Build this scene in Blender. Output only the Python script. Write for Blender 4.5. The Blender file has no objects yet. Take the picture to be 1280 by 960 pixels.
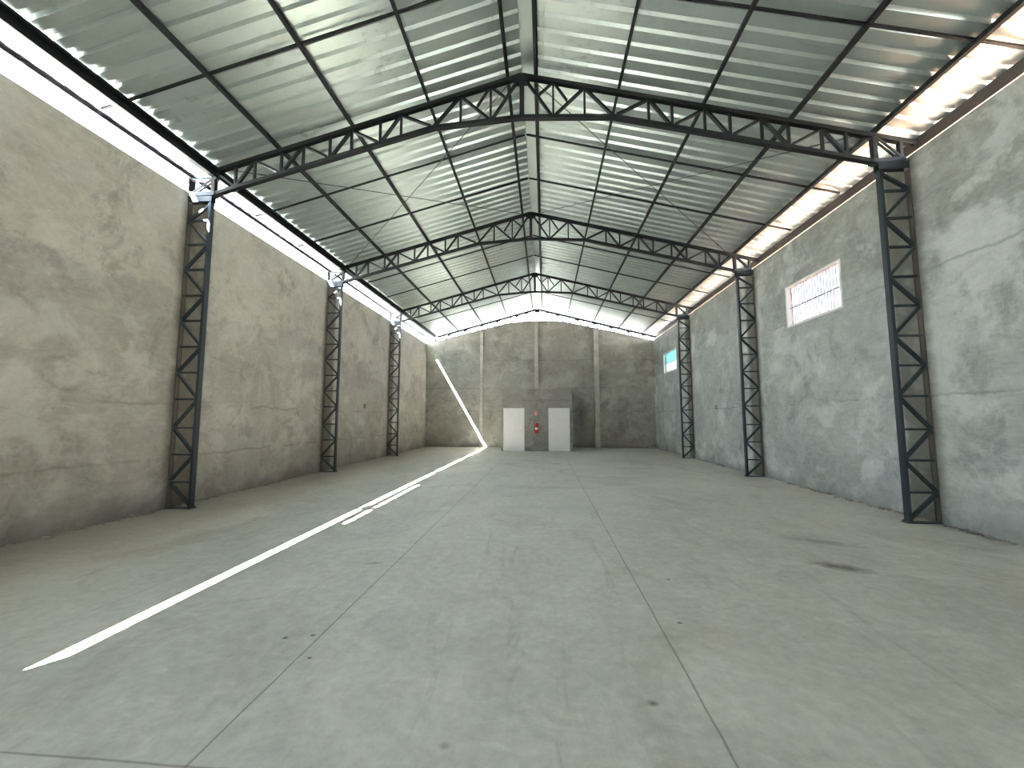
import bpy, bmesh, math, random
from mathutils import Vector, Matrix

random.seed(7)
SC = bpy.context.scene
COL = SC.collection

# ------------------------------------------------------------------ layout (metres)
AX = -0.37                       # ridge line
XL, XR = -6.75, 6.03             # inner faces of the long walls
YF, YB = -2.73, 22.11            # inner faces of front and back walls
TY = [1.86, 6.73, 11.61, 16.68, 22.33]   # truss lines (the first stands above the camera)
WT = 0.15                        # wall thickness
WTOP = 5.91
SL = 0.26                        # roof slope
ZC = 7.86                        # top chord axis at ridge
ZS = 7.995                       # underside of sheets at ridge
DX = [0.26, 1.74, 3.20, 4.63, 5.92]      # purlin offsets from the ridge
CW = 0.47                        # lattice column width

# ------------------------------------------------------------------ helpers
def link(o):
    COL.objects.link(o); return o

def tag(o, label=None, cat=None, group=None, kind=None):
    if label: o['label'] = label
    if cat: o['category'] = cat
    if group: o['group'] = group
    if kind: o['kind'] = kind
    return o

def empty(name, loc=(0, 0, 0)):
    o = bpy.data.objects.new(name, None); o.location = loc
    o.empty_display_size = 0.2
    return link(o)

def obj(name, bm, mat, parent=None, smooth=False):
    bmesh.ops.recalc_face_normals(bm, faces=bm.faces)
    me = bpy.data.meshes.new(name); bm.to_mesh(me); bm.free()
    if smooth:
        for p in me.polygons: p.use_smooth = True
    me.materials.append(mat)
    o = bpy.data.objects.new(name, me); link(o)
    if parent: o.parent = parent
    return o

def copy_tree(o, parent=None):
    c = o.copy(); COL.objects.link(c)
    if parent: c.parent = parent
    for ch in list(o.children): copy_tree(ch, c)
    return c

def box(bm, x0, x1, y0, y1, z0, z1):
    v = [bm.verts.new(p) for p in ((x0,y0,z0),(x1,y0,z0),(x1,y1,z0),(x0,y1,z0),(x0,y0,z1),(x1,y0,z1),(x1,y1,z1),(x0,y1,z1))]
    for f in ((0,3,2,1),(4,5,6,7),(0,1,5,4),(1,2,6,5),(2,3,7,6),(3,0,4,7)):
        bm.faces.new([v[i] for i in f])

def prism(bm, p, q, prof, up):
    """Extrude a closed 2D profile (a along side, b along up) from p to q."""
    p, q, up = Vector(p), Vector(q), Vector(up)
    t = (q - p).normalized()
    s = t.cross(up).normalized(); u = s.cross(t).normalized()
    A = [bm.verts.new(p + s*a + u*b) for a, b in prof]
    B = [bm.verts.new(q + s*a + u*b) for a, b in prof]
    n = len(prof)
    for i in range(n):
        bm.faces.new((A[i], A[(i+1) % n], B[(i+1) % n], B[i]))
    bm.faces.new(A); bm.faces.new(list(reversed(B)))

def rect(w, h): return [(-w/2,-h/2),(w/2,-h/2),(w/2,h/2),(-w/2,h/2)]
def chan(w, h, t):     # U: flat back at the bottom (b = -h/2), legs up
    a, b = w/2, h/2
    return [(-a,-b),(a,-b),(a,b),(a-t,b),(a-t,-b+t),(-a+t,-b+t),(-a+t,b),(-a,b)]
def lipped(w, h, t):   # C with lips, open to +side
    a, b, l = w/2, h/2, h*0.18
    return [(-a,-b),(a,-b),(a,-b+l),(a-t,-b+l),(a-t,-b+t),(-a+t,-b+t),(-a+t,b-t),(a-t,b-t),(a-t,b-l),(a,b-l),(a,b),(-a,b)]

def tube(bm, p, q, r, n=8):
    prism(bm, p, q, [(r*math.cos(2*math.pi*i/n), r*math.sin(2*math.pi*i/n)) for i in range(n)],
          (0,0,1) if abs((Vector(q)-Vector(p)).normalized().z) < .95 else (0,1,0))

def lathe(bm, prof, c, n=24):
    rings = []
    for r, z in prof:
        rings.append([bm.verts.new((c[0]+r*math.cos(2*math.pi*i/n), c[1]+r*math.sin(2*math.pi*i/n), c[2]+z)) for i in range(n)])
    for a, b in zip(rings, rings[1:]):
        for i in range(n): bm.faces.new((a[i], a[(i+1)%n], b[(i+1)%n], b[i]))
    bm.faces.new(list(reversed(rings[0]))); bm.faces.new(rings[-1])

def poly_tube(bm, pts, r, n=8):
    prev = None
    for i, p in enumerate(pts):
        p = Vector(p)
        t = (Vector(pts[min(i+1,len(pts)-1)]) - Vector(pts[max(i-1,0)])).normalized()
        s = t.cross(Vector((0,1,0.01))).normalized(); u = s.cross(t)
        ring = [bm.verts.new(p + r*(s*math.cos(2*math.pi*k/n) + u*math.sin(2*math.pi*k/n))) for k in range(n)]
        if prev:
            for k in range(n): bm.faces.new((prev[k], prev[(k+1)%n], ring[(k+1)%n], ring[k]))
        else: bm.faces.new(ring)
        prev = ring
    bm.faces.new(list(reversed(prev)))

# ------------------------------------------------------------------ materials
class NT:
    def __init__(self, name):
        self.m = bpy.data.materials.new(name); self.m.use_nodes = True
        self.t = self.m.node_tree; self.n = self.t.nodes; self.b = self.n['Principled BSDF']
        self.tc = self.n.new('ShaderNodeTexCoord').outputs['Object']
    def L(self, a, b): self.t.links.new(a, b)
    def noise(self, scale, detail=4, rough=.55, vec=None, dist=0):
        n = self.n.new('ShaderNodeTexNoise'); n.inputs['Scale'].default_value = scale
        n.inputs['Detail'].default_value = detail; n.inputs['Roughness'].default_value = rough
        n.inputs['Distortion'].default_value = dist
        self.L(vec or self.tc, n.inputs['Vector']); return n.outputs['Fac']
    def mapped(self, s=(1,1,1), loc=(0,0,0)):
        m = self.n.new('ShaderNodeMapping'); m.inputs['Scale'].default_value = s; m.inputs['Location'].default_value = loc
        self.L(self.tc, m.inputs['Vector']); return m.outputs['Vector']
    def ramp(self, fac, stops, ease='LINEAR'):
        r = self.n.new('ShaderNodeValToRGB'); r.color_ramp.interpolation = ease
        e = r.color_ramp.elements
        while len(e) < len(stops): e.new(.5)
        for el, (p, c) in zip(e, stops):
            el.position = p; el.color = (c, c, c, 1) if isinstance(c, (int, float)) else (*c, 1)
        self.L(fac, r.inputs['Fac']); return r.outputs['Color']
    def mix(self, fac, a, b, mode='MIX'):
        m = self.n.new('ShaderNodeMix'); m.data_type = 'RGBA'; m.blend_type = mode
        for s, v in ((m.inputs[0], fac), (m.inputs[6], a), (m.inputs[7], b)):
            if isinstance(v, (int, float)): s.default_value = v
            elif isinstance(v, tuple): s.default_value = (*v, 1)
            else: self.L(v, s)
        return m.outputs[2]
    def math(self, op, a, b=None, clamp=False):
        m = self.n.new('ShaderNodeMath'); m.operation = op; m.use_clamp = clamp
        for s, v in zip(m.inputs, (a, b)):
            if v is None: continue
            if isinstance(v, (int, float)): s.default_value = v
            else: self.L(v, s)
        return m.outputs[0]
    def sep(self):
        s = self.n.new('ShaderNodeSeparateXYZ'); self.L(self.tc, s.inputs[0]); return s.outputs
    def color(self, c):
        if isinstance(c, tuple): self.b.inputs['Base Color'].default_value = (*c, 1)
        else: self.L(c, self.b.inputs['Base Color'])
    def set(self, **k):
        for a, v in k.items():
            i = self.b.inputs[a.replace('_', ' ')]
            if isinstance(v, (int, float)): i.default_value = v
            else: self.L(v, i)
    def bump(self, h, strength=.3, dist=.01):
        b = self.n.new('ShaderNodeBump'); b.inputs['Strength'].default_value = strength; b.inputs['Distance'].default_value = dist
        self.L(h, b.inputs['Height']); self.L(b.outputs['Normal'], self.b.inputs['Normal'])

def line_mask(t, coord, pos, half):      # 1 near coord == pos
    d = t.math('ABSOLUTE', t.math('SUBTRACT', coord, pos))
    return t.math('SUBTRACT', 1.0, t.math('DIVIDE', d, half), clamp=True)

def concrete(name, base, dark, pale, lifts, upper, streak=None, top=None):
    """Trowelled cement render: blotches, wavy lift joints, a paler top lift, stains."""
    t = NT(name); s = t.sep()
    big = t.noise(.45, 5, .6, dist=.6); mid = t.noise(1.7, 6, .65, dist=.8); fine = t.noise(14, 5, .7)
    c = t.mix(t.ramp(big, [(.30, 0.0), (.70, 1.0)]), dark, base)
    c = t.mix(t.ramp(mid, [(.42, 0.0), (.78, .75)]), c, pale)
    # dark damp blots
    blot = t.noise(.9, 7, .72, vec=t.mapped((1,1,1.35), (11,4,7)), dist=1.2)
    c = t.mix(t.ramp(blot, [(.58, 0.0), (.74, .55)]), c, tuple(v*.55 for v in dark))
    # trowel arcs
    arcs = t.noise(3.0, 3, .5, vec=t.mapped((.5,.5,2.4)), dist=2.2)
    c = t.mix(t.ramp(arcs, [(.5, 0.0), (.62, .22), (.68, 0.0)]), c, pale)
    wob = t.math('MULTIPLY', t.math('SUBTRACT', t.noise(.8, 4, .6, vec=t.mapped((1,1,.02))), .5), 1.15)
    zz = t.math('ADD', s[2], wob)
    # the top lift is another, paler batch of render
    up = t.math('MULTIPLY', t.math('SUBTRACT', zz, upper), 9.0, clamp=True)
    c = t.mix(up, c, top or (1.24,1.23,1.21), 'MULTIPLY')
    grime = t.noise(1.15, 8, .75, vec=t.mapped((1,1,.8), (5,1,3)), dist=.5)
    c = t.mix(t.ramp(grime, [(.54, 0.0), (.60, .35), (.75, .6)]), c, tuple(v*.62 for v in dark))
    wash = t.noise(.8, 6, .65, vec=t.mapped((1,1,1.2), (2,8,5)), dist=.35)
    c = t.mix(t.ramp(wash, [(.52, 0.0), (.60, .5), (.75, .65)]), c, tuple(min(1, v*1.12) for v in pale))
    bmp = t.math('ADD', t.math('MULTIPLY', fine, .5), mid)
    for z in lifts:
        w2 = t.math('MULTIPLY', t.math('SUBTRACT', t.noise(1.6, 6, .7, vec=t.mapped((1,1,.02), (z,z,0))), .5), .22)
        m = line_mask(t, t.math('ADD', s[2], w2), z, .035)
        br = t.ramp(t.noise(1.3, 3, .5, vec=t.mapped((1,1,1), (z*3,0,0))), [(.42, 0.0), (.56, .55)])
        c = t.mix(t.math('MULTIPLY', m, br), c, tuple(v*.62 for v in dark))
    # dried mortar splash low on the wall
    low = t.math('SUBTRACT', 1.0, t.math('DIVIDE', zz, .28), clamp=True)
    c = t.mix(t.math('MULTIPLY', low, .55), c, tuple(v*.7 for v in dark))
    if streak:       # shade beside the steel columns painted in, over brownish mortar patches
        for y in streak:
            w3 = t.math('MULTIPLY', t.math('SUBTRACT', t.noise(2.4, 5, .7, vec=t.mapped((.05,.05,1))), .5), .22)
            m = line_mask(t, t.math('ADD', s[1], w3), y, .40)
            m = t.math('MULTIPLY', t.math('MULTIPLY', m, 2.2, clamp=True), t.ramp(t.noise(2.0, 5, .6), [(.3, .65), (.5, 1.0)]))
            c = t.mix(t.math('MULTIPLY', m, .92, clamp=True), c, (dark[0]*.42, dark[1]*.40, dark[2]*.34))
    c = t.mix(.12, c, t.ramp(fine, [(.25, 0.1), (.75, .9)]), 'OVERLAY')
    t.color(c); t.set(Roughness=.9); t.b.inputs['Specular IOR Level'].default_value = .25
    t.bump(bmp, .22, .02)
    return t.m

M = {}
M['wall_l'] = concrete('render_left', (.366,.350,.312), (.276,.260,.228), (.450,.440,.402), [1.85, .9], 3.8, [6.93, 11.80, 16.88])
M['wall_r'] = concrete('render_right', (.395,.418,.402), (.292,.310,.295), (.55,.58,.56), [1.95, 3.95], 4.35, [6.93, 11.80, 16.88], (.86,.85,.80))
M['wall_b'] = concrete('render_back', (.342,.330,.288), (.240,.234,.204), (.420,.408,.366), [2.0, 4.85, 3.3], 9)
M['cub'] = concrete('render_cubicle', (.281,.270,.242), (.220,.209,.187), (.330,.319,.286), [2.5], 6)
M['pil'] = concrete('cast_concrete', (.480,.462,.408), (.396,.378,.336), (.552,.528,.480), [], 9)

def floor_mat():
    t = NT('power_trowelled_floor'); s = t.sep()
    big = t.noise(.32, 5, .6, dist=.7); mid = t.noise(1.25, 6, .65, dist=1.0); fine = t.noise(11, 6, .7)
    c = t.mix(t.ramp(big, [(.32, 0.0), (.68, 1.0)]), (.42,.42,.365), (.56,.54,.46))
    c = t.mix(t.ramp(mid, [(.43, 0.0), (.68, .85)]), c, (.60,.58,.505))
    dirt = t.noise(.75, 7, .68, vec=t.mapped((1,.7,1), (3,9,0)), dist=1.4)
    c = t.mix(t.ramp(dirt, [(.52, 0.0), (.70, .65)]), c, (.37,.32,.245))
    scuff = t.noise(1.8, 5, .6, vec=t.mapped((2.6,.35,1), (5,2,0)), dist=.9)
    c = t.mix(t.ramp(scuff, [(.6, 0.0), (.68, .3), (.74, 0.0)]), c, (.27,.255,.22))
    pale = t.noise(2.6, 6, .7, vec=t.mapped((.7,1.5,1), (1,7,0)), dist=1.6)
    c = t.mix(t.ramp(pale, [(.56, 0.0), (.70, .5)]), c, (.65,.635,.575))
    # warm brown strip along the left wall, darker towards it
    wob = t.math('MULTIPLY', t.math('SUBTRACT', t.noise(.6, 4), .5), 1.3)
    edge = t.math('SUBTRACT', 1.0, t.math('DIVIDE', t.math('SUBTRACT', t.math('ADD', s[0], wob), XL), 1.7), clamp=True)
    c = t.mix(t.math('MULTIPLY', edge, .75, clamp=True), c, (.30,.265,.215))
    # sawn joints
    wj = t.math('MULTIPLY', t.math('SUBTRACT', t.noise(3, 3), .5), .02)
    for ax, pos, h, k in ((0, -1.66, .011, .75), (0, .88, .011, .75), (1, 1.84, .010, .7), (0, 3.42, .008, .25), (1, 11.9, .01, .3)):
        m = line_mask(t, t.math('ADD', s[ax], wj), pos, h)
        c = t.mix(t.math('MULTIPLY', m, k), c, (.13,.11,.08))
    # oil stain and small dried spots
    def spot(x, y, rx, ry, k, rot=0, colr=(.12,.105,.09)):
        nonlocal c
        m = t.n.new('ShaderNodeMapping'); m.vector_type = 'TEXTURE'
        m.inputs['Location'].default_value = (x, y, 0); m.inputs['Rotation'].default_value = (0, 0, rot)
        m.inputs['Scale'].default_value = (rx, ry, 50)
        t.L(t.tc, m.inputs['Vector'])
        ln = t.n.new('ShaderNodeVectorMath'); ln.operation = 'LENGTH'; t.L(m.outputs[0], ln.inputs[0])
        d = t.math('ADD', ln.outputs['Value'], t.math('MULTIPLY', t.math('SUBTRACT', t.noise(9, 5, .7), .5), 1.5))
        f = t.math('MULTIPLY', t.math('SUBTRACT', 1.0, d, clamp=True), k, clamp=True)
        c = t.mix(f, c, colr)
    spot(3.17, 4.70, .36, .15, 1.2, -.5, (.15,.125,.105))
    spot(3.6, 5.6, .5, .16, .6, -.4)
    spot(.60, 2.43, .045, .03, 1.0)
    spot(1.05, 3.35, .03, .02, 1.6); spot(.95, 1.95, .022, .016, 1.6); spot(1.22, 4.2, .03, .02, 1.4)
    spot(-1.9, 2.9, .028, .022, 1.6); spot(-1.72, 2.95, .022, .02, 1.6); spot(-1.58, 2.68, .022, .016, 1.6)
    spot(-.5, 15.2, .55, .13, 1.0); spot(.4, 14.3, .30, .10, .9); spot(2.9, 13.2, .9, .12, .7)
    spot(.15, 9.4, 1.3, .25, .3); spot(-1.9, 4.4, .12, .05, .7, .3); spot(-.5, 2.05, .04, .03, .6)
    c = t.mix(.22, c, t.ramp(fine, [(.25, .1), (.75, .9)]), 'OVERLAY')
    t.color(c); t.L(t.ramp(mid, [(.3, .42), (.7, .62)]), t.b.inputs['Roughness'])
    t.b.inputs['Specular IOR Level'].default_value = .35
    t.bump(t.math('ADD', mid, t.math('MULTIPLY', fine, .35)), .08, .02)
    return t.m
M['floor'] = floor_mat()

def sheet_mat():
    t = NT('galvanised_sheet')
    big = t.noise(.8, 5, .6, dist=.8)
    st = t.noise(1.6, 5, .6, vec=t.mapped((.45,1.4,1), (2,5,0)), dist=.9)
    c = t.mix(big, (.435,.505,.49), (.55,.615,.60))
    c = t.mix(t.ramp(st, [(.62, 0.0), (.74, .55)]), c, (.25,.26,.245))
    sm = t.noise(5.5, 4, .6, vec=t.mapped((1,1.6,1), (7,3,0)))
    area = t.noise(.55, 2, .5, vec=t.mapped((1,1,1), (4,1,2)))
    c = t.mix(t.math('MULTIPLY', t.ramp(sm, [(.55, 0.0), (.66, .4)]), t.ramp(area, [(.56, 0.0), (.66, 1.0)])), c, (.16,.17,.165))
    t.color(c); t.set(Metallic=.85)
    t.L(t.ramp(big, [(.3, .32), (.7, .42)]), t.b.inputs['Roughness'])
    return t.m
M['sheet'] = sheet_mat()

def steel(name, col, rough=.5, wear=(.30,.31,.31), wk=.35):
    t = NT(name)
    n = t.noise(6, 6, .7, dist=.5); b = t.noise(1.1, 3, .5)
    c = t.mix(b, col, tuple(v*1.35 for v in col))
    c = t.mix(t.ramp(n, [(.66, 0.0), (.78, wk)]), c, wear)
    t.color(c); t.set(Roughness=rough); t.b.inputs['Specular IOR Level'].default_value = .22; return t.m
M['steel'] = steel('dark_painted_steel', (.011,.013,.0145), .55, (.12,.125,.125), .25)
M['colsteel'] = steel('slate_painted_steel', (.028,.038,.045), .45)
M['smear'] = steel('mortar_smeared_steel', (.085,.078,.066), .9, (.2,.18,.15), .7)
M['gutter'] = steel('brown_grey_gutter', (.07,.06,.055), .6, (.3,.26,.22), .4)
M['rod'] = steel('thin_rod', (.06,.062,.062), .5)

def plain(name, col, rough=.5, metal=0, var=.06):
    t = NT(name); n = t.noise(5, 4)
    t.color(t.mix(n, tuple(v*(1-var) for v in col), tuple(min(1, v*(1+var)) for v in col)))
    t.set(Roughness=rough, Metallic=metal); return t.m
M['white'] = plain('white_door_paint', (.80,.78,.76), .4)
M['frame'] = plain('white_frame', (.78,.78,.76), .45)
M['chrome'] = plain('satin_chrome', (.62,.62,.60), .28, 1)
M['red'] = plain('extinguisher_red', (.55,.012,.022), .28)
M['redsign'] = plain('sign_red', (.62,.05,.045), .5)
M['whitep'] = plain('white_print', (.85,.84,.80), .5)
M['black'] = plain('black_rubber', (.02,.02,.02), .6)
M['bracket'] = plain('grey_bar', (.23,.22,.25), .5)
M['rubble'] = plain('mortar_rubble', (.36,.33,.28), .95, 0, .25)
M['pale_rubble'] = plain('pale_rubble', (.60,.58,.53), .95, 0, .2)
M['yard'] = plain('pale_concrete_yard', (.50,.48,.44), .9, 0, .1)
M['backyard'] = plain('dark_earth_back_lot', (.10,.088,.078), .95, 0, .12)
M['soil'] = plain('red_soil', (.60,.34,.21), .95, 0, .12)

def glass(name, tint):
    t = NT(name); n = t.n
    tr = n.new('ShaderNodeBsdfTransparent'); tr.inputs[0].default_value = (*tint, 1)
    gl = n.new('ShaderNodeBsdfGlossy'); gl.inputs['Roughness'].default_value = .02
    fr = n.new('ShaderNodeValue'); fr.outputs[0].default_value = .07
    mx = n.new('ShaderNodeMixShader'); t.L(fr.outputs[0], mx.inputs[0]); t.L(tr.outputs[0], mx.inputs[1]); t.L(gl.outputs[0], mx.inputs[2])
    t.L(mx.outputs[0], n['Material Output'].inputs['Surface']); return t.m
M['glass_smoke'] = glass('smoked_glass', (.235,.23,.24))
M['glass_green'] = glass('green_solar_glass', (.115,.195,.195))
M['glass_pale'] = glass('pale_solar_glass', (.19,.21,.215))

# ------------------------------------------------------------------ setting
bm = bmesh.new(); box(bm, XL-.01, XR+.01, YF-.15, YB+.02, -.12, 0)
tag(obj('floor', bm, M['floor']), kind='structure')

def bx(name, b, mat, **k):
    bm = bmesh.new()
    for q in b: box(bm, *q)
    return tag(obj(name, bm, mat), **k)

bx('wall_left', [(XL-WT, XL, YF-WT, YB+WT, -.1, WTOP)], M['wall_l'], kind='structure')
W = [(8.32, 10.17), (18.38, 20.38)]; WZ = (3.83, 4.85)
segs, y = [], YF-WT
for a, b in W:
    segs += [(XR, XR+WT, y, a, -.1, WTOP), (XR, XR+WT, a, b, -.1, WZ[0]), (XR, XR+WT, a, b, WZ[1], WTOP)]; y = b
segs.append((XR, XR+WT, y, YB+WT, -.1, WTOP))
bx('wall_right', segs, M['wall_r'], kind='structure')

def gable(name, y0, y1, mat, hole=None, top=None):
    bm = bmesh.new()
    top = top or [(XL, 5.92), (AX-4.0, 6.50), (AX-1.55, 7.06), (AX-.8, 7.11), (AX, 7.13), (AX+.8, 7.11), (AX+1.55, 7.06), (AX+4.0, 6.50), (XR, 5.92)]
    def zt(x):
        for (a, za), (b, zb) in zip(top, top[1:]):
            if a <= x <= b: return za + (zb-za)*(x-a)/(b-a)
    xs = sorted({p[0] for p in top} | ({hole[0], hole[1]} if hole else set()))
    for a, b in zip(xs, xs[1:]):
        z0 = hole[2] if hole and hole[0] <= (a+b)/2 <= hole[1] else -.1
        v = []
        for yy in (y0, y1):
            v.append([bm.verts.new((a,yy,z0)), bm.verts.new((b,yy,z0)), bm.verts.new((b,yy,zt(b))), bm.verts.new((a,yy,zt(a)))])
        f, g = v
        bm.faces.new(f); bm.faces.new(list(reversed(g)))
        bm.faces.new((f[3], f[2], g[2], g[3])); bm.faces.new((f[0], g[0], g[1], f[1]))
        if a == xs[0] or (hole and abs(a-hole[1]) < 1e-6) or z0 > 0: bm.faces.new((f[0], f[3], g[3], g[0]))
        if b == xs[-1] or (hole and abs(b-hole[0]) < 1e-6) or z0 > 0: bm.faces.new((f[1], g[1], g[2], f[2]))
    bmesh.ops.remove_doubles(bm, verts=bm.verts, dist=1e-5)
    return tag(obj(name, bm, mat), kind='structure')
gable('wall_back', YB, YB+WT, M['wall_b'])
LIGHT_DOORWAY = (-.75, -.10, 2.05)  # unseen doorway, added and sized to light the roof ribs
gable('wall_front', YF-WT, YF, M['wall_b'], LIGHT_DOORWAY, [(XL, 6.2), (AX, 7.92), (XR, 6.2)])

# corrugated roof: trapezoid ribs running down the slope
def sheet_profile(y0, y1, pitch=.25, h=.042):
    pts, y = [], y0
    while y < y1:
        for dy, hh in ((0, 0), (.125, 0), (.155, h), (.220, h)):
            pts.append((y+dy, hh))
        y += pitch
    pts.append((y1, 0))
    return pts
def roof(name, side, spans):
    bm = bmesh.new(); th = .0035
    for (ya, yb, d0, d1) in spans:
        prof = sheet_profile(ya, yb)
        def ring(d, lift):
            return [bm.verts.new((AX+side*d, yy, ZS - SL*d + hh + lift)) for yy, hh in prof]
        A, B, C_, D_ = ring(d0, 0), ring(d1, 0), ring(d0, th), ring(d1, th)
        for i in range(len(prof)-1):
            bm.faces.new((A[i], A[i+1], B[i+1], B[i])); bm.faces.new((C_[i], D_[i], D_[i+1], C_[i+1]))
            bm.faces.new((A[i], C_[i], C_[i+1], A[i+1])); bm.faces.new((B[i], B[i+1], D_[i+1], D_[i]))
    return tag(obj(name, bm, M['sheet']), kind='structure')
# left slope: two sheets by the camera stop a finger short of the edge rail, the last one runs on
roof('ceiling_left', -1, [(-3.3, .45, 0, 6.45), (.45, 3.95, 0, 6.343), (3.95, 20.95, 0, 6.45), (20.95, 22.7, 0, 6.98)])
roof('ceiling_right', 1, [(-3.3, 22.7, .27, 6.70)])
bm = bmesh.new()
for s in (-1, 1):
    prism(bm, (AX, -3.3, ZS+.05), (AX, 22.7, ZS+.05), [(-s*.004,0),(s*.40,-.40*SL),(s*.40,-.40*SL+.004),(-s*.004,.004)] , (0,0,1))
    zc = ZS-.40*SL; box(bm, AX+s*.40-.004, AX+s*.40+.004, -3.3, 22.7, zc+.004, zc+.054)
tag(obj('trim_1', bm, M['sheet']), kind='structure')

# restroom block against the back wall
BX0, BX1, BY, BZ = -2.12, 1.37, 19.59, 3.06
D1, D2, DZ = (-2.03, -.985), (.20, 1.235), 2.11
bx('wall_restroom', [(BX0, D1[0], BY, BY+.14, 0, BZ), (D1[0], D1[1], BY, BY+.14, DZ, BZ), (D1[1], D2[0], BY, BY+.14, 0, BZ),
    (D2[0], D2[1], BY, BY+.14, DZ, BZ), (D2[1], BX1, BY, BY+.14, 0, BZ),
    (BX0, BX0+.14, BY+.14, YB, 0, BZ), (BX1-.14, BX1, BY+.14, YB, 0, BZ), (BX0+.14, BX1-.14, BY+.14, YB, BZ-.14, BZ)], M['cub'], kind='structure')
def door(name, d, hx, side):
    root = tag(empty(name, ((d[0]+d[1])/2, BY, 0)), kind='structure'); ox = (d[0]+d[1])/2
    a, b = d[0]-ox, d[1]-ox
    bm = bmesh.new()
    box(bm, a, a+.05, -.012, .12, 0, DZ); box(bm, b-.05, b, -.012, .12, 0, DZ); box(bm, a+.05, b-.05, -.012, .12, DZ-.05, DZ)
    obj('door_frame', bm, M['frame'], root)
    bm = bmesh.new(); box(bm, a+.054, b-.054, .006, .042, .012, DZ-.054)
    bmesh.ops.bevel(bm, geom=bm.edges[:], offset=.004, segments=1, affect='EDGES')
    leaf = obj('door_leaf', bm, M['white'], root)
    h = hx-ox; bm = bmesh.new()
    tube(bm, (h, .006, 1.03), (h, -.055, 1.03), .012); tube(bm, (h, -.05, 1.03), (h+side*.12, -.05, 1.03), .011)
    tube(bm, (h, .006, 1.03), (h, -.004, 1.03), .03, 16); tube(bm, (h, .006, .93), (h, -.004, .93), .022, 16)
    obj('door_handle', bm, M['chrome'], leaf)
    return root
door('door_1', D1, -1.09, -1); door('door_2', D2, .305, 1)

# windows high in the right wall
def window(name, w, glassmat, bars):
    root = tag(empty(name, (XR, (w[0]+w[1])/2, WZ[0])), kind='structure')
    hw, H_ = (w[1]-w[0])/2, WZ[1]-WZ[0]
    bm = bmesh.new(); f = .045
    for q in ((-.008, .10, -hw, -hw+f, 0, H_), (-.008, .10, hw-f, hw, 0, H_), (-.008, .10, -hw+f, hw-f, 0, f), (-.008, .10, -hw+f, hw-f, H_-f, H_)):
        box(bm, *q)
    obj('window_frame', bm, M['frame'], root)
    for z0, z1, gm in ((f, H_*.47, glassmat[0]), (H_*.47, H_-f, glassmat[1])):
        bm = bmesh.new(); box(bm, .080, .086, -hw+f, hw-f, z0, z1); obj('pane', bm, gm, root)
    bm = bmesh.new(); box(bm, .055, .075, -hw+f, hw-f, H_*.47-.012, H_*.47+.012); obj('crossbar', bm, M['bracket'], root)
    for i in range(bars):
        yy = -hw+f + (2*hw-2*f)*(i+1)/(bars+1)
        bm = bmesh.new(); tube(bm, (.065, yy, f), (.065, yy, H_-f), .006, 8); obj('grille_bar', bm, M['bracket'], root)
window('window_1', W[0], (M['glass_smoke'], M['glass_smoke']), 18)
window('window_2', W[1], (M['glass_pale'], M['glass_green']), 0)

# yard outside
bx('ground', [(-60, XL-WT, -60, 80, -.3, -.12)], M['yard'], kind='structure')
bx('ground', [(XL-WT, 60, -60, YF-WT, -.3, -.12)], M['yard'], kind='structure')
bx('ground', [(XR+WT, 60, YF-WT, YB+WT, -.3, -.12)], M['soil'], kind='structure')
bx('ground', [(XL-WT, 60, YB+WT, 80, -.3, -.12)], M['backyard'], kind='structure')

# ------------------------------------------------------------------ concrete pilasters on the back wall
for x0, x1, dp, lab in ((-3.62, -3.44, .10, 'narrow pale concrete pilaster on back wall left of the white doors, by the sun streak'),
                        (-.53, -.32, .12, 'narrow concrete pilaster on back wall rising above the middle of the restroom block'),
                        (2.76, 3.02, .20, 'widest pale concrete pilaster on back wall, right of the restroom block')):
    xm = (x0+x1)/2; zt = {0: 6.55, 1: 7.10, 2: 6.62}[0 if x0 < -3 else 1 if x0 < 0 else 2]
    z0 = BZ if -1 < x0 < 0 else 0
    bm = bmesh.new(); box(bm, x0-xm, x1-xm, -dp, 0, 0, zt-z0)
    bmesh.ops.bevel(bm, geom=[e for e in bm.edges if abs(e.verts[0].co.z-e.verts[1].co.z) > 1], offset=.008, segments=1, affect='EDGES')
    o = obj('concrete_pilaster', bm, M['pil']); o.location = (xm, YB-.002, z0)
    tag(o, lab, 'pilaster', 'pilasters on the back wall')

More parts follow.
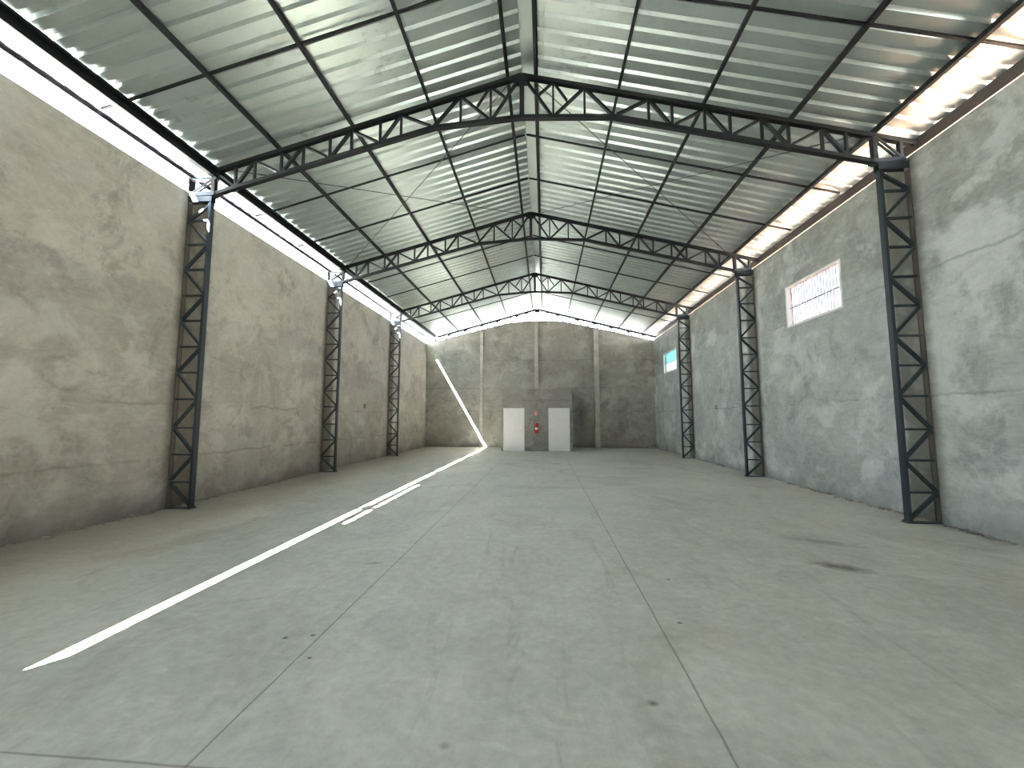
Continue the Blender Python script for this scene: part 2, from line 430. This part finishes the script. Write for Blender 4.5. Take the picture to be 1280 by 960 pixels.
# ------------------------------------------------------------------ lattice columns
RZ = [.46, .95, 1.43, 1.95, 2.44, 2.92, 3.41, 3.89, 4.39, 4.88, 5.35]
def lattice_column(side):
    """side -1 stands on the left wall; local x points from the wall into the hall."""
    i = -side
    root = empty('lattice_column')
    xi = CW*i; Z = 5.70
    bm = bmesh.new(); prism(bm, (xi-.025*i, 0, .012), (xi-.025*i, 0, Z), chan(.085, .05, .006), (-i, 0, 0))
    obj('inner_chord', bm, M['colsteel'], root)
    bm = bmesh.new(); prism(bm, (.010*i, 0, .012), (.010*i, 0, Z), chan(.085, .016, .005), (i, 0, 0))
    obj('outer_chord', bm, M['smear'], root)
    xa, xb = .020*i, xi-.052*i
    for z in RZ:
        bm = bmesh.new(); prism(bm, (xa, 0, z), (xb, 0, z), chan(.05, .032, .005), (0, 0, -1))
        obj('rung', bm, M['colsteel'], root)
    nodes = [0.03] + RZ + [5.68]
    for k in range(len(nodes)-1):
        a, b = nodes[k]+.028, nodes[k+1]-.028
        p, q = ((xb, 0, a), (xa, 0, b)) if k % 2 == 0 else ((xa, 0, a), (xb, 0, b))
        bm = bmesh.new(); prism(bm, p, q, chan(.05, .042, .005), (0, 0, -1)); obj('diagonal', bm, M['colsteel'], root)
    bm = bmesh.new(); box(bm, min(.01*i, xi+.03*i), max(.01*i, xi+.03*i), -.07, .07, 0, .012)
    for yy in (-.05, .05):
        tube(bm, (xi+.005*i, yy, .012), (xi+.005*i, yy, .035), .01, 6)
    obj('base_plate', bm, M['colsteel'], root)
    bm = bmesh.new()
    prism(bm, (.012*i, 0, 5.765), (xi+.012*i, 0, 5.765), chan(.11, .11, .008), (0, 0, -1))
    obj('head_channel', bm, M['colsteel'], root)
    bm = bmesh.new(); box(bm, min(.005*i, xi+.05*i), max(.005*i, xi+.05*i), -.065, .065, 5.821, 5.833)
    obj('cap_plate', bm, M['colsteel'], root)
    return root
ordn = ['nearest the camera', 'second from the camera', 'third from the camera, nearest the back wall']
for side, xw, sn in ((-1, XL, 'left'), (1, XR, 'right')):
    proto = lattice_column(side)
    for k in range(3):
        o = proto if k == 0 else copy_tree(proto)
        o.location = (xw, TY[k+1], 0)
        tag(o, 'dark lattice steel column on the %s wall, %s' % (sn, ordn[k]), 'column', 'lattice columns along the %s wall' % sn, 'thing')

# ------------------------------------------------------------------ roof trusses
def zt(d): return ZC - SL*d
BCH = [(0, 7.05), (1.63, 6.95), (5.90, 5.865)]
def zb(d):
    for (a, za), (b, zbb) in zip(BCH, BCH[1:]):
        if a <= d <= b: return za + (zbb-za)*(d-a)/(b-a)
T = [1.13, 2.25, 3.20, 4.14, 5.10]; B = [.57, 1.65, 2.65, 3.62, 4.57, 5.48]
PX = 5.905
def truss(k_=1.0):
    root = empty('roof_truss', (0, 0, 0))
    def part(n, fn, m=None):
        bm = bmesh.new(); fn(bm); return obj(n, bm, M[m or 'steel'], root)
    U = (0, 0, 1)
    for s in (-1, 1):
        X = lambda d: AX + s*d
        dl = 6.10 if s < 0 else 6.569
        if s < 0: dl = 5.83
        part('top_chord', lambda bm: prism(bm, (X(0), 0, zt(0)), (X(dl), 0, zt(dl)), chan(.09, .07*k_, .006*k_), (0,0,-1)))
        part('bottom_chord', lambda bm: [prism(bm, (X(a), 0, za), (X(b), 0, zc), chan(.09, .065*k_, .006*k_), U) for (a, za), (b, zc) in zip(BCH, BCH[1:])])
        def web(n, d0, z0, d1, z1, w=.036, dep=.05):
            part(n, lambda bm: prism(bm, (X(d0), 0, z0), (X(d1), 0, z1), chan(dep*k_, w*k_, .004*k_), (s, 0, .01) if abs(d0-d1) < .05 else U))
        e = .034
        def vert(d, zt_=None): web('vertical', d, zb(d)+e, d, (zt_ or zt(d))-e)
        def diag(dt, db): web('diagonal', dt + (db-dt)*.05, zt(dt)-e-.01, db - (db-dt)*.06, zb(db)+e+.01, .042, .056)
        diag(0.02, B[0])
        tt = T + [PX-.03]
        for k, d in enumerate(tt[:-1]):
            diag(d, B[k]); diag(d, B[k+1])
        diag(tt[-1], B[-1])
        for d in [.57] + T + B[2:]: vert(d)
        # short struts from the upper sub-node to the middle of the big diagonals
        web('strut', .59, zt(.57)-e, .82, (zt(1.13)+zb(.57))/2+.03, .034, .045)
        web('strut', .55, zt(.57)-e, .31, (zt(0)+zb(.57))/2+.03, .034, .045)
        # end box over the column
        part('end_post', lambda bm: prism(bm, (X(PX), 0, 5.90), (X(PX), 0, zt(PX)-.034 if s > 0 else 6.20), chan(.085, .07, .006), (s, 0, 0)))
        zt_o = zt(6.30)-.034 if s > 0 else 6.19
        xo = X(6.31 if s > 0 else 6.385)
        part('outer_post', lambda bm: prism(bm, (xo, 0, 5.92), (xo, 0, zt_o), chan(.075 if s > 0 else .15, .045, .005), (s, 0, 0)))
        for yy in (-.03, .03):
            if s > 0: part('end_diagonal', lambda bm: prism(bm, (X(PX+.05), yy, zt(PX)-.06), (X(6.29), yy, 5.93), rect(.018, .035), U))
            else: part('end_diagonal', lambda bm: prism(bm, (X(PX+.05), yy, 6.14), (X(6.29), yy, 5.93), rect(.018, .035), U))
        part('bearing_plate', lambda bm: box(bm, min(X(PX-.06), X(6.34)), max(X(PX-.06), X(6.34)), -.065, .065, 5.834, 5.90), 'colsteel')
        if s < 0:
            part('end_rail', lambda bm: box(bm, X(6.41), X(PX-.06), -.04, .04, 6.155, 6.195), 'colsteel')
    part('king_post', lambda bm: prism(bm, (AX, 0, zb(0)+.03), (AX, 0, zt(0)-.03), chan(.09, .08, .006), (1, 0, 0)))
    for s in (-1, 1):
        part('gusset', lambda bm: prism(bm, (AX, s*.048, zt(0)-.10), (AX, s*.052, zt(0)-.10), [(-.12,-.05),(.12,-.05),(.16,.05),(0,.10),(-.16,.05)], U))
    return root
tl = ['dark steel roof truss directly overhead, in front of all the others',
      'largest in view of the dark steel roof trusses, on the nearest pair of columns',
      'middle dark steel roof truss, on the second pair of columns from the camera',
      'dark steel roof truss on the farthest pair of columns, in front of back wall',
      'slim roof truss standing against the bright sky above the back wall']
tp = truss()
for k in range(5):
    o = tp if k == 0 else truss(1.45) if k == 4 else copy_tree(tp)   # the gable truss is of heavier section
    o.location = (0, TY[k], -.016 if k == 4 else 0)
    tag(o, tl[k], 'truss', 'steel roof trusses')

# ------------------------------------------------------------------ purlins, eave members
Y0, Y1 = -3.2, 22.6
names = ['first from the ridge', 'second from the ridge', 'third from the ridge', 'fourth from the ridge', 'fifth from the ridge']
for s, sn in ((-1, 'left'), (1, 'right')):
    for k, d in enumerate(DX):
        if s < 0 and k == 4: continue
        n = Vector((s*SL, 0, 1)).normalized()
        prof = lipped(.05, .098, .004)
        if s < 0: prof = [(-a, b) for a, b in prof]
        bm = bmesh.new(); prism(bm, (0, Y0, 0), (0, Y1, 0), prof, n)
        o = obj('roof_purlin', bm, M['steel']); o.location = (AX+s*d, 0, zt(d)+.037+.046)
        lab = 'long dark purlin under the %s roof slope, %s' % (sn, names[k])
        if k == 4: lab = 'long dark purlin edging the sunlit outer strip of the right roof slope'
        tag(o, lab, 'purlin', 'purlins under the %s roof slope' % sn)
# left eave: a deep beam, then an outer rail along the open slot
bm = bmesh.new(); prism(bm, (0, Y0, 0), (0, Y1, 0), lipped(.10, .215, .008), (0, 0, 1))
o = obj('eave_beam', bm, M['steel']); o.location = (-6.275, 0, 6.308)
tag(o, 'deep dark steel beam running along the left eave above the bright slot', 'beam', None, 'thing')
bm = bmesh.new(); prism(bm, (0, Y0, 0), (0, Y1, 0), lipped(.08, .10, .005), (0, 0, 1))
o = obj('edge_rail', bm, M['bracket']); o.location = (-6.776, 0, 6.25)
tag(o, 'slim grey edge rail inside the bright open slot above the left wall', 'rail')
bm = bmesh.new()
prism(bm, (0, Y0, 0), (0, Y1, 0), chan(.15, .20, .006), (0, 0, 1))
o = obj('eave_gutter', bm, M['gutter']); o.location = (6.275, 0, 6.145)
tag(o, 'dark brownish gutter along the right eave just above the right wall', 'gutter')

# tie bars across the purlins
rows = [(3.48, 'nearer', 'before the largest truss'), (5.11, 'farther', 'before the largest truss'),
        (8.34, 'nearer', 'between largest and middle trusses'), (9.96, 'farther', 'between largest and middle trusses'),
        (13.25, 'nearer', 'between middle and third trusses'), (14.95, 'farther', 'between middle and third trusses'),
        (19.3, '', 'between third truss and back wall')]
for s, sn in ((-1, 'left'), (1, 'right')):
    for y, w, where in rows:
        bm = bmesh.new(); d1 = 6.33 if s < 0 else 6.5
        prism(bm, (0, 0, 0), (s*(d1-.02), 0, -SL*(d1-.02)), rect(.032, .032), (0, 0, 1))
        o = obj('tie_bar', bm, M['steel']); o.location = (AX + s*.02, y, zt(.02)+.085)
        tag(o, ('thin tie bar across %s slope, %s%s' % (sn, ('%s of two ' % w) if w else '', where)).replace('  ', ' ').replace(', between', ' between'), 'tie bar', 'tie bars across the roof slopes')

# wind bracing rods, crossing in the bay behind the largest truss
for s, sn in ((-1, 'left'), (1, 'right')):
    for up in (0, 1):
        ya, yb = (TY[1]+.06, TY[2]-.06)
        p = (AX+s*5.7, ya, zt(5.7)+.02); q = (AX+s*.25, yb, zt(.25)+.02)
        if up: p, q = (AX+s*5.7, yb, zt(5.7)-.02), (AX+s*.25, ya, zt(.25)-.02)
        bm = bmesh.new(); tube(bm, (0,0,0), tuple(Vector(q)-Vector(p)), .008, 8)
        tube(bm, tuple((Vector(q)-Vector(p))*.07), tuple((Vector(q)-Vector(p))*.09), .015, 8)
        o = obj('bracing_rod', bm, M['rod']); o.location = p
        tag(o, 'thin bracing rod under %s slope, from %s' % (sn, 'eave at largest truss to ridge at middle truss' if not up else 'ridge at largest truss to eave at middle truss'),
            'bracing rod', 'crossed bracing rods')

# ------------------------------------------------------------------ fire extinguisher, sign, outlets
ex = empty('fire_extinguisher', (-.375, BY, .88))
tag(ex, 'red fire extinguisher with pale label hung between the two white doors', 'fire extinguisher')
c = (0, -.095, 0)
bm = bmesh.new(); lathe(bm, [(.070,0),(.078,.012),(.078,.40),(.070,.44),(.045,.475),(.026,.49),(.026,.505)], c); obj('cylinder', bm, M['red'], ex, True)
bm = bmesh.new(); lathe(bm, [(.0788,.17),(.0792,.172),(.0792,.275),(.0788,.277)], c); obj('label_band', bm, M['whitep'], ex, True)
bm = bmesh.new(); lathe(bm, [(.022,.505),(.022,.53),(.014,.535),(.014,.56)], c); obj('valve', bm, M['chrome'], ex, True)
bm = bmesh.new()
prism(bm, (-.01,-.095,.555), (.10,-.095,.60), rect(.022,.008), (0,0,1)); prism(bm, (-.01,-.095,.54), (.09,-.095,.535), rect(.022,.008), (0,0,1)); obj('handle', bm, M['black'], ex)
bm = bmesh.new()
hp = [(-.015+.0, -.095, .55)]
for i in range(15):
    a = math.pi*(i/14); hp.append((-.075+.055*math.cos(a), -.095, .555+.075*math.sin(a)))
for i in range(1, 9): hp.append((-.130+.022*i/8, -.100, .555-.36*i/8))
poly_tube(bm, hp, .010); obj('hose', bm, M['black'], ex, True)
bm = bmesh.new(); lathe(bm, [(.012,0),(.017,.03),(.017,.10),(.012,.13)], (-.107,-.10,.08)); obj('nozzle', bm, M['black'], ex, True)
bm = bmesh.new(); box(bm, -.03,.03,-.016,0,.38,.52); box(bm, -.016,.016,-.08,-.004,.455,.475); obj('wall_bracket', bm, M['chrome'], ex)

sg = empty('extinguisher_sign', (-.415, BY, 1.755))
tag(sg, 'small red square sign with white symbol above the fire extinguisher', 'sign')
bm = bmesh.new(); box(bm, -.10,.10,-.006,0,0,.20); obj('sign_plate', bm, M['redsign'], sg)
bm = bmesh.new()
for q in ((-.10,.10,.0,.010),(-.10,.10,.190,.20),(-.10,-.092,.01,.19),(.092,.10,.01,.19)): box(bm, q[0], q[1], -.0075, -.006, q[2], q[3])
obj('border', bm, M['whitep'], sg)
bm = bmesh.new()
def fl(pts):
    A = [bm.verts.new((x,-.0075,z)) for x, z in pts]; Bv = [bm.verts.new((x,-.006,z)) for x, z in pts]
    bm.faces.new(A); bm.faces.new(list(reversed(Bv)))
    for i in range(len(pts)): bm.faces.new((A[i],A[(i+1)%len(pts)],Bv[(i+1)%len(pts)],Bv[i]))
fl([(-.018,.03),(.034,.03),(.034,.115),(.02,.135),(.02,.15),(-.004,.15),(-.004,.135),(-.018,.115)])
fl([(-.012,.155),(.045,.170),(.045,.178),(-.012,.163)])
fl([(-.012,.150),(-.045,.125),(-.045,.06),(-.037,.06),(-.037,.12),(-.012,.142)])
obj('symbol', bm, M['whitep'], sg)

def outlet(x, y, z, s, lab):
    r = empty('wall_outlet', (x, y, z)); tag(r, lab, 'wall outlet')
    bm = bmesh.new(); box(bm, min(0, s*.012), max(0, s*.012), -.09, .09, -.07, .07)
    bmesh.ops.bevel(bm, geom=bm.edges[:], offset=.004, segments=1, affect='EDGES'); obj('cover_plate', bm, M['wall_r' if x > 0 else 'wall_l'], r)
    for dz in (-.042, .042):
        bm = bmesh.new(); box(bm, min(s*.011, s*.016), max(s*.011, s*.016), -.062, .005, dz-.024, dz+.024); obj('socket', bm, M['black'], r)
outlet(XR, 14.45, 1.99, -1, 'small outlet with two dark sockets, mid height on the right wall')
outlet(XL, 14.45, 2.06, 1, 'small outlet with two dark sockets, mid height on the left wall')

# ------------------------------------------------------------------ crumbs along the wall foot
def lump(bm, c, r):
    m = Matrix.Translation(c) @ Matrix.Rotation(random.uniform(0, 6), 4, 'Z') @ Matrix.Diagonal((r*random.uniform(.8,1.6), r*random.uniform(.7,1.4), r*random.uniform(.45,.8), 1))
    g = bmesh.ops.create_icosphere(bm, subdivisions=1, radius=1, matrix=m)
    for v in g['verts']: v.co += Vector((random.uniform(-.25,.25), random.uniform(-.25,.25), random.uniform(-.15,.15)))*r
    lo = min(v.co.z for v in g['verts'])
    for v in g['verts']: v.co.z += .001-lo
def crumbs(name, xw, s, spans, lab):
    bm = bmesh.new()
    for a, b, n in spans:
        for _ in range(n):
            r = random.choice((.010,.014,.018,.024,.032))
            lump(bm, Vector((xw + s*(r*1.9 + abs(random.gauss(0, .045))), random.uniform(a, b), 0)), r)
    tag(obj(name, bm, M['rubble']), lab, 'rubble', kind='stuff')
crumbs('mortar_crumbs', XR, -1, [(3.6, 6.6, 130), (6.9, 10.5, 110), (11.7, 16.5, 50)], 'dried mortar crumbs scattered along the foot of the right wall')
crumbs('mortar_crumbs', XL, 1, [(3.6, 6.55, 70), (6.95, 11.4, 60)], 'dried mortar crumbs scattered along the foot of the left wall')
bm = bmesh.new()
for _ in range(60):
    a, d = random.uniform(0, 6.28), abs(random.gauss(0, .12))
    lump(bm, Vector((min(.10, d*1.5*math.cos(a)), d*.5*math.sin(a), 0)), random.uniform(.02, .05))
lump(bm, Vector((-.02, 0, 0)), .09); lump(bm, Vector((.03, -.02, 0)), .08); lump(bm, Vector((-.12, 0, 0)), .06)
o = obj('rubble_heap', bm, M['pale_rubble']); o.location = (XR-.26, YB-.26, 0)
tag(o, 'small pale heap of rubble in the far right corner of the floor', 'rubble', kind='stuff')

# ------------------------------------------------------------------ light
d = Vector((.58, .87, -1)).normalized()
sl = bpy.data.lights.new('sun', 'SUN'); sl.energy = 60; sl.angle = math.radians(.12); sl.color = (1, .975, .925)
so = link(bpy.data.objects.new('sun', sl)); so.rotation_euler = d.to_track_quat('-Z', 'Y').to_euler(); so.location = (-20, -30, 40)
w = bpy.data.worlds.new('sky'); SC.world = w; w.use_nodes = True
nt = w.node_tree; bg = nt.nodes['Background']
tc = nt.nodes.new('ShaderNodeTexCoord'); sp = nt.nodes.new('ShaderNodeSeparateXYZ'); nt.links.new(tc.outputs['Generated'], sp.inputs[0])
rp = nt.nodes.new('ShaderNodeValToRGB'); nt.links.new(sp.outputs[2], rp.inputs[0])
e = rp.color_ramp.elements; e[0].position = 0; e[0].color = (1.0, 1.0, .98, 1); e[1].position = .7; e[1].color = (.55, .76, 1.0, 1)
nt.links.new(rp.outputs[0], bg.inputs[0]); bg.inputs[1].default_value = 4.5

# ------------------------------------------------------------------ camera
cam = bpy.data.cameras.new('camera'); co = link(bpy.data.objects.new('camera', cam)); SC.camera = co
cam.sensor_width = 36; cam.sensor_fit = 'HORIZONTAL'; cam.lens = 493.84/1280*36; cam.clip_start = .05; cam.clip_end = 300
pitch, yaw = .0869, -.0814
f = Vector((math.sin(yaw)*math.cos(pitch), math.cos(yaw)*math.cos(pitch), math.sin(pitch)))
co.location = (0, 0, 1.6); co.rotation_euler = f.to_track_quat('-Z', 'Y').to_euler()

vs = SC.view_settings; vs.view_transform = 'Standard'; vs.look = 'None'; vs.gamma = 1; vs.exposure = 3.2; vs.use_curve_mapping = False
SC.cycles.max_bounces = 14; SC.cycles.diffuse_bounces = 8; SC.cycles.glossy_bounces = 6; SC.cycles.transparent_max_bounces = 12
SC.cycles.sample_clamp_indirect = 12; SC.cycles.use_denoising = True
